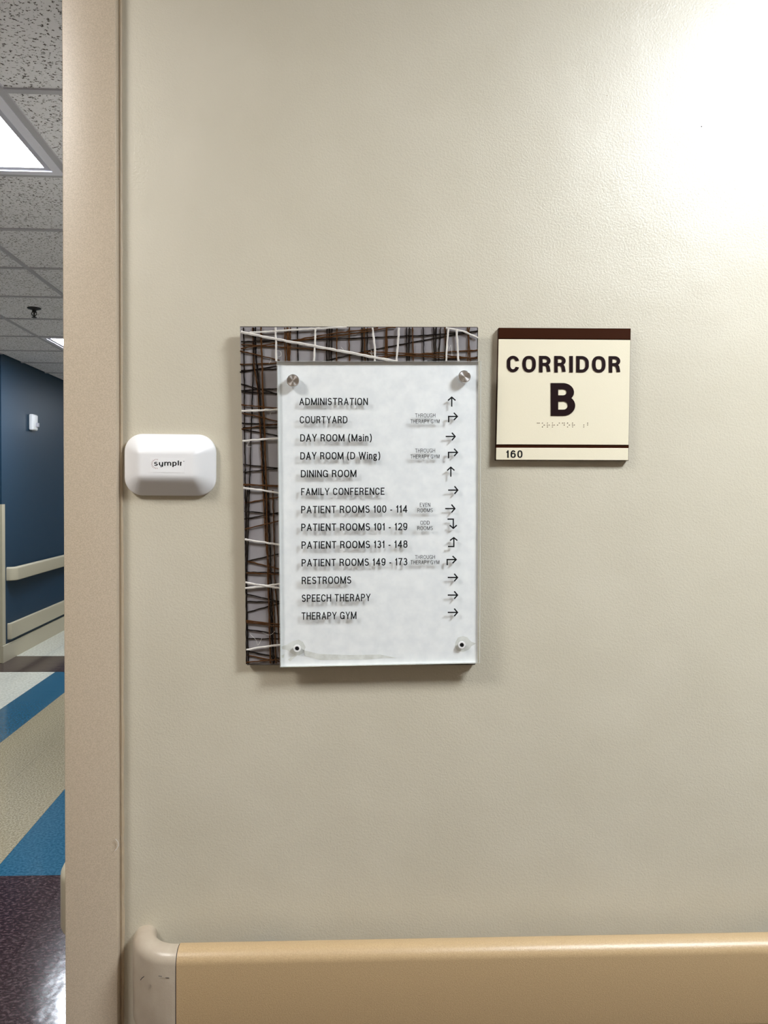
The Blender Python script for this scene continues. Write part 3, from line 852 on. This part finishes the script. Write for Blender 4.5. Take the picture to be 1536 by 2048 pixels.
blob([(606, 1300), (640, 1308), (700, 1310), (760, 1309), (795, 1316), (770, 1316), (735, 1319), (690, 1319), (640, 1320), (610, 1312)], SO, 'stain', M['stain'], wf)
blob([(576, 1319), (592, 1306), (596, 1309), (580, 1323)], SO, 'stain', M['stain'], wf)
blob([(563, 1311), (569, 1308), (568, 1315), (564, 1316)], SO, 'stain', M['stain'], wf)

rows = [('ADMINISTRATION', 598.5, 735.8, 810.4), ('COURTYARD', 599.6, 694.9, 846.8), ('DAY ROOM (Main)', 600.4, 743.6, 883.0),
        ('DAY ROOM (D Wing)', 600.6, 760.5, 919.0), ('DINING ROOM', 601.7, 712.9, 954.7), ('FAMILY CONFERENCE', 602.2, 769.1, 990.7),
        ('PATIENT ROOMS 100 - 114', 602.2, 814.7, 1026.7), ('PATIENT ROOMS 101 - 129', 602.4, 814.7, 1062.2), ('PATIENT ROOMS 131 - 148', 603.0, 815.0, 1097.6),
        ('PATIENT ROOMS 149 - 173', 603.2, 814.7, 1133.0), ('RESTROOMS', 603.5, 702.4, 1168.5), ('SPEECH THERAPY', 603.5, 741.0, 1204.0), ('THERAPY GYM', 603.0, 712.9, 1239.5)]
for i, (s, x0, x1, y) in enumerate(rows):
    lettering(s, x0, x1, y, 14.5 + (.3 if i > 5 else 0), FR1, .0002, fp, M['ink'], .14, -.0012 * i, space=.135, word=.36)
small = [('THROUGH', 830.3, 870.6, 834.9), ('THERAPY GYM', 821, 879.2, 846.8), ('THROUGH', 830.3, 870.2, 905.2), ('THERAPY GYM', 821, 879, 917.2),
         ('EVEN', 839.6, 860.5, 1013.7), ('ROOMS', 834.7, 865.7, 1024.7), ('ODD', 840.7, 859.2, 1049.5), ('ROOMS', 834.7, 865.7, 1060.3),
         ('THROUGH', 830.0, 870.0, 1118.2), ('THERAPY GYM', 821.3, 878.6, 1128.7)]
for s, x0, x1, y in small:
    lettering(s, x0, x1, y, 7.9, FR1, .0002, fp, M['ink'], .115, -.005, space=.15, word=.3)
def zz(pts, oy): return [(560 + x / 3.84, oy + y / 3.84) for x, y in pts]
arrows = [
 (730, [(1319, 320), (1319, 250)], [(1290, 273), (1319, 247), (1348, 272)]),
 (730, [(1295, 440), (1295, 395), (1358, 395)], [(1335, 367), (1362, 395), (1335, 423)]),
 (730, [(1272, 549), (1342, 549)], [(1320, 520), (1345, 549), (1320, 578)]),
 (730, [(1294, 717), (1294, 671), (1360, 671)], [(1337, 643), (1363, 671), (1337, 700)]),
 (730, [(1312, 858), (1312, 788)], [(1284, 810), (1312, 785), (1340, 810)]),
 (730, [(1291, 961), (1362, 961)], [(1340, 931), (1365, 961), (1340, 990)]),
 (980, [(1268, 143), (1340, 143)], [(1317, 112), (1343, 143), (1317, 173)]),
 (980, [(1286, 224), (1331, 224), (1331, 292)], [(1303, 270), (1331, 294), (1358, 270)]),
 (980, [(1290, 434), (1335, 434), (1335, 368)], [(1306, 388), (1335, 366), (1362, 388)]),
 (980, [(1284, 577), (1284, 534), (1350, 534)], [(1325, 507), (1353, 534), (1325, 563)]),
 (980, [(1288, 672), (1360, 672)], [(1338, 643), (1363, 672), (1338, 701)]),
 (980, [(1288, 807), (1360, 807)], [(1338, 778), (1363, 807), (1338, 836)]),
 (980, [(1288, 940), (1360, 940)], [(1338, 911), (1363, 940), (1338, 969)])]
for oy, shaft, head in arrows:
    obj('arrow', px_strokes([(C_, zz(shaft, oy)), (C_, zz(head, oy))], 2.6, FR1, .0002), M['ink'], fp)
# steel standoff caps, and the two empty holes at the bottom
for (x, y), lab in (((586.3, 762), 'left steel cap'), ((928, 754), 'right steel cap')):
    c = on_wall(x, y, FR1)
    b = bmesh.new(); add_lathe(b, c, (0, -1, 0), [(0, 0), (.0093, 0), (.0093, .0045), (.0089, .0053), (.0082, .0055)], 40)
    sc_ = obj('standoff_cap', b, M['steel_side'], ds, True, origin=c); sc_['label'] = lab
    b = bmesh.new(); add_lathe(b, c, (0, -1, 0), [(.0082, .0055), (0, .0055)], 40)
    o = obj('cap_face', b, M['steel'], sc_, origin=c)
    b = bmesh.new(); add_lathe(b, on_wall(x, y, FR0), (0, 1, 0), [(0, 0), (.006, 0), (.006, FR0 - BK1), (0, FR0 - BK1)], 24)
    obj('standoff_barrel', b, M['steel_side'], ds, True)
for x, y in ((594, 1297), (923.5, 1290)):
    c = on_wall(x, y, FR1)
    b = bmesh.new(); add_lathe(b, c, (0, -1, 0), [(.0033, -.002), (.0033, .0005), (.0052, .0005), (.0056, 0), (.0056, -.001)], 28)
    ring = obj('hole_ring', b, M['white_ring'], ds, True)
    b = bmesh.new(); add_lathe(b, c + Vector((.0004, 0, .0005)), (0, -1, 0), [(0, .0001), (.0034, .0001), (.0034, -.001), (0, -.001)], 24)
    obj('hole', b, M['ink'], ds)
    b = bmesh.new(); add_lathe(b, on_wall(x, y, FR0), (0, 1, 0), [(0, 0), (.005, 0), (.005, FR0 - BK1), (0, FR0 - BK1)], 24)
    obj('standoff_barrel', b, M['steel_side'], ds, True)

# ------------------------------------------------------------------ corridor sign
LEAN = 0.0
C0 = on_wall(1126, 925)
cs = thing('corridor_sign', (C0.x, WALL_Y, C0.z), 'square cream sign with a dark brown top band reading CORRIDOR B and 160', 'sign')
obj('back_plate', wall_plate([(997.5, 655.5), (1261.5, 657), (1257, 921.5), (991.5, 920.5)], 0, .0085), M['brown_sign'], cs)
T0, T1 = .0085, .0105
obj('top_band', wall_plate([(998, 656), (1260.8, 657.5), (1260.6, 678.3), (997.6, 676.6)], T0, T1, .0003), M['brown_sign'], cs)
face = obj('face_plate', wall_plate([(997.5, 678.2), (1260.8, 680.0), (1257.3, 889.8), (993, 888.8)], T0, T1, .0004), M['cream_sign'], cs)
obj('number_strip', wall_plate([(992.5, 895.4), (1256.9, 896.2), (1256.6, 920.6), (992, 919.6)], T0, T1, .0004), M['cream_sign'], cs)
def z1(x, y): return (970 + x / 4.8, 630 + y / 4.8)
x0, yb = z1(210, 548); x1, _ = z1(1303, 550)
lettering('CORRIDOR', x0, x1, yb, 32.7, T1, .0008, face, M['maroon_ink'], .178, .004, space=.165)
x0, yb = z1(631, 968); x1, _ = z1(866, 968)
lettering('B', x0, x1, yb, 65.6, T1, .0008, face, M['maroon_ink'], .19, .0)
x0, yb = z1(203, 1370); x1, _ = z1(360, 1372)
ns = [o for o in cs.children if o.name.startswith('number_strip')][0]
lettering('160', x0, x1, yb, 14.8, T1, .0003, ns, M['ink'], .15, .004, space=.17)
b = bmesh.new()
BR = {'c': '14', 'o': '135', 'r': '1235', 'i': '24', 'd': '145', 'q': '56', 'b': '12'}
for i, chh in enumerate('corridor'):
    for dgt in BR[chh]:
        k = int(dgt) - 1
        add_lathe(b, on_wall(*z1(503 + 48.3 * i + (k // 3) * 17, 1037 + (k % 3) * 18.5), T1), (0, -1, 0), [(.00085, -.0001), (.0008, .0003), (.0004, .0006), (0, .0007)], 8)
for chh, xx in (('q', 932), ('b', 985)):
    for dgt in BR[chh]:
        k = int(dgt) - 1
        add_lathe(b, on_wall(*z1(xx + (k // 3) * 17, 1037 + (k % 3) * 18.5), T1), (0, -1, 0), [(.00085, -.0001), (.0008, .0003), (.0004, .0006), (0, .0007)], 8)
tag(obj('braille', b, principled('braille beads', (.22, .17, .12, 1), .4), face), kind='stuff')

# ------------------------------------------------------------------ white reader box
bx0, bx1, bz0, bz1 = -0.3395, -0.2035, 1.493, 1.5855
dc = Vector(((bx0 + bx1) / 2, WALL_Y, (bz0 + bz1) / 2))
sb = thing('wall_device', dc, 'white rounded plastic box with a small logo sticker beside the door frame', 'wall device')
hw, hh, R = (bx1 - bx0) / 2, (bz1 - bz0) / 2, .027
def rr_outline(inset, n=10):
    w, h, r = hw - inset, hh - inset, max(R - inset * .8, .004)
    out = []
    for cx, cz, a0 in ((w - r, h - r, 0), (-w + r, h - r, 90), (-w + r, -h + r, 180), (w - r, -h + r, 270)):
        for i in range(n + 1):
            a = math.radians(a0 + 90 * i / n); out.append((cx + r * math.cos(a), cz + r * math.sin(a)))
    return out
b = bmesh.new(); rings = []
prof = [(0.001, 0), (.0, .001), (0, .0052), (.0006, .0066), (.0018, .0076)]
def smooth(t): return t * t * (3 - 2 * t)
for i in range(1, 21):
    t = i / 20; prof.append((.0018 + .030 * t, .0076 + .021 * (t * 1.25 if t < .45 else .5625 + .4375 * math.sin(math.pi / 2 * min(1, (t - .45) / .5445)))))
for ins, h in prof:
    rings.append([b.verts.new((dc.x + x, WALL_Y - h, dc.z + z)) for x, z in rr_outline(ins)])
for a, c in zip(rings, rings[1:]):
    n = len(a)
    for k in range(n): b.faces.new((a[k], a[(k + 1) % n], c[(k + 1) % n], c[k]))
b.faces.new(rings[-1]); b.faces.new(rings[0][::-1])
TOPH = prof[-1][1]
body = obj('body', b, M['white_plastic'], sb, True)
b = bmesh.new()
st_px = [(300.5, 914.5), (369.5, 916), (369.5, 945.5), (300.5, 944.5)]
stk = obj('logo_sticker', wall_plate(st_px, TOPH - .0001, TOPH + .0003), M['sticker'], sb)
def z2(x, y): return (230 + x / 6.982, 840 + y / 6.982)
x0, yb = z2(545, 640); x1, _ = z2(940, 644)
lettering('symplr', x0, x1, yb, 10.6, TOPH + .0003, .0001, stk, M['ink'], .15, .0, space=.13)
ticks = []
for i in range(12):
    a = math.radians(78 + i * 18.2)
    c, s = math.cos(a), -math.sin(a)
    ticks.append((C_, [z2(580 + 56 * c, 613 + 54 * s), z2(580 + 76 * c, 613 + 71 * s)]))
obj('logo_rays', px_strokes(ticks, .75, TOPH + .0003, .0001), M['red_ink'], stk)
b = bmesh.new(); add_lathe(b, on_wall(*z2(961, 577), TOPH + .0003), (0, -1, 0), [(.0006, 0), (.0006, .0001), (0, .0001)], 10)
obj('logo_dot', b, M['ink'], stk)

# small chips in the wall paint
for (x, y, r) in ((1403, 253, .0011), (1214, 191, .0009), (1280, 136, .0006), (1460, 263, .0007), (1452, 117, .0005), (905, 1225, .0005), (388, 1006, .0006)):
    c = on_wall(x, y)
    b = bmesh.new(); add_lathe(b, c, (0, -1, 0), [(r, -.0002), (r * .8, .0003), (0, .0002)], 7)
    obj('paint_chip', b, M['caulk'] if x != 1403 else M['scuff'], bpy.data.objects['wall_front'])
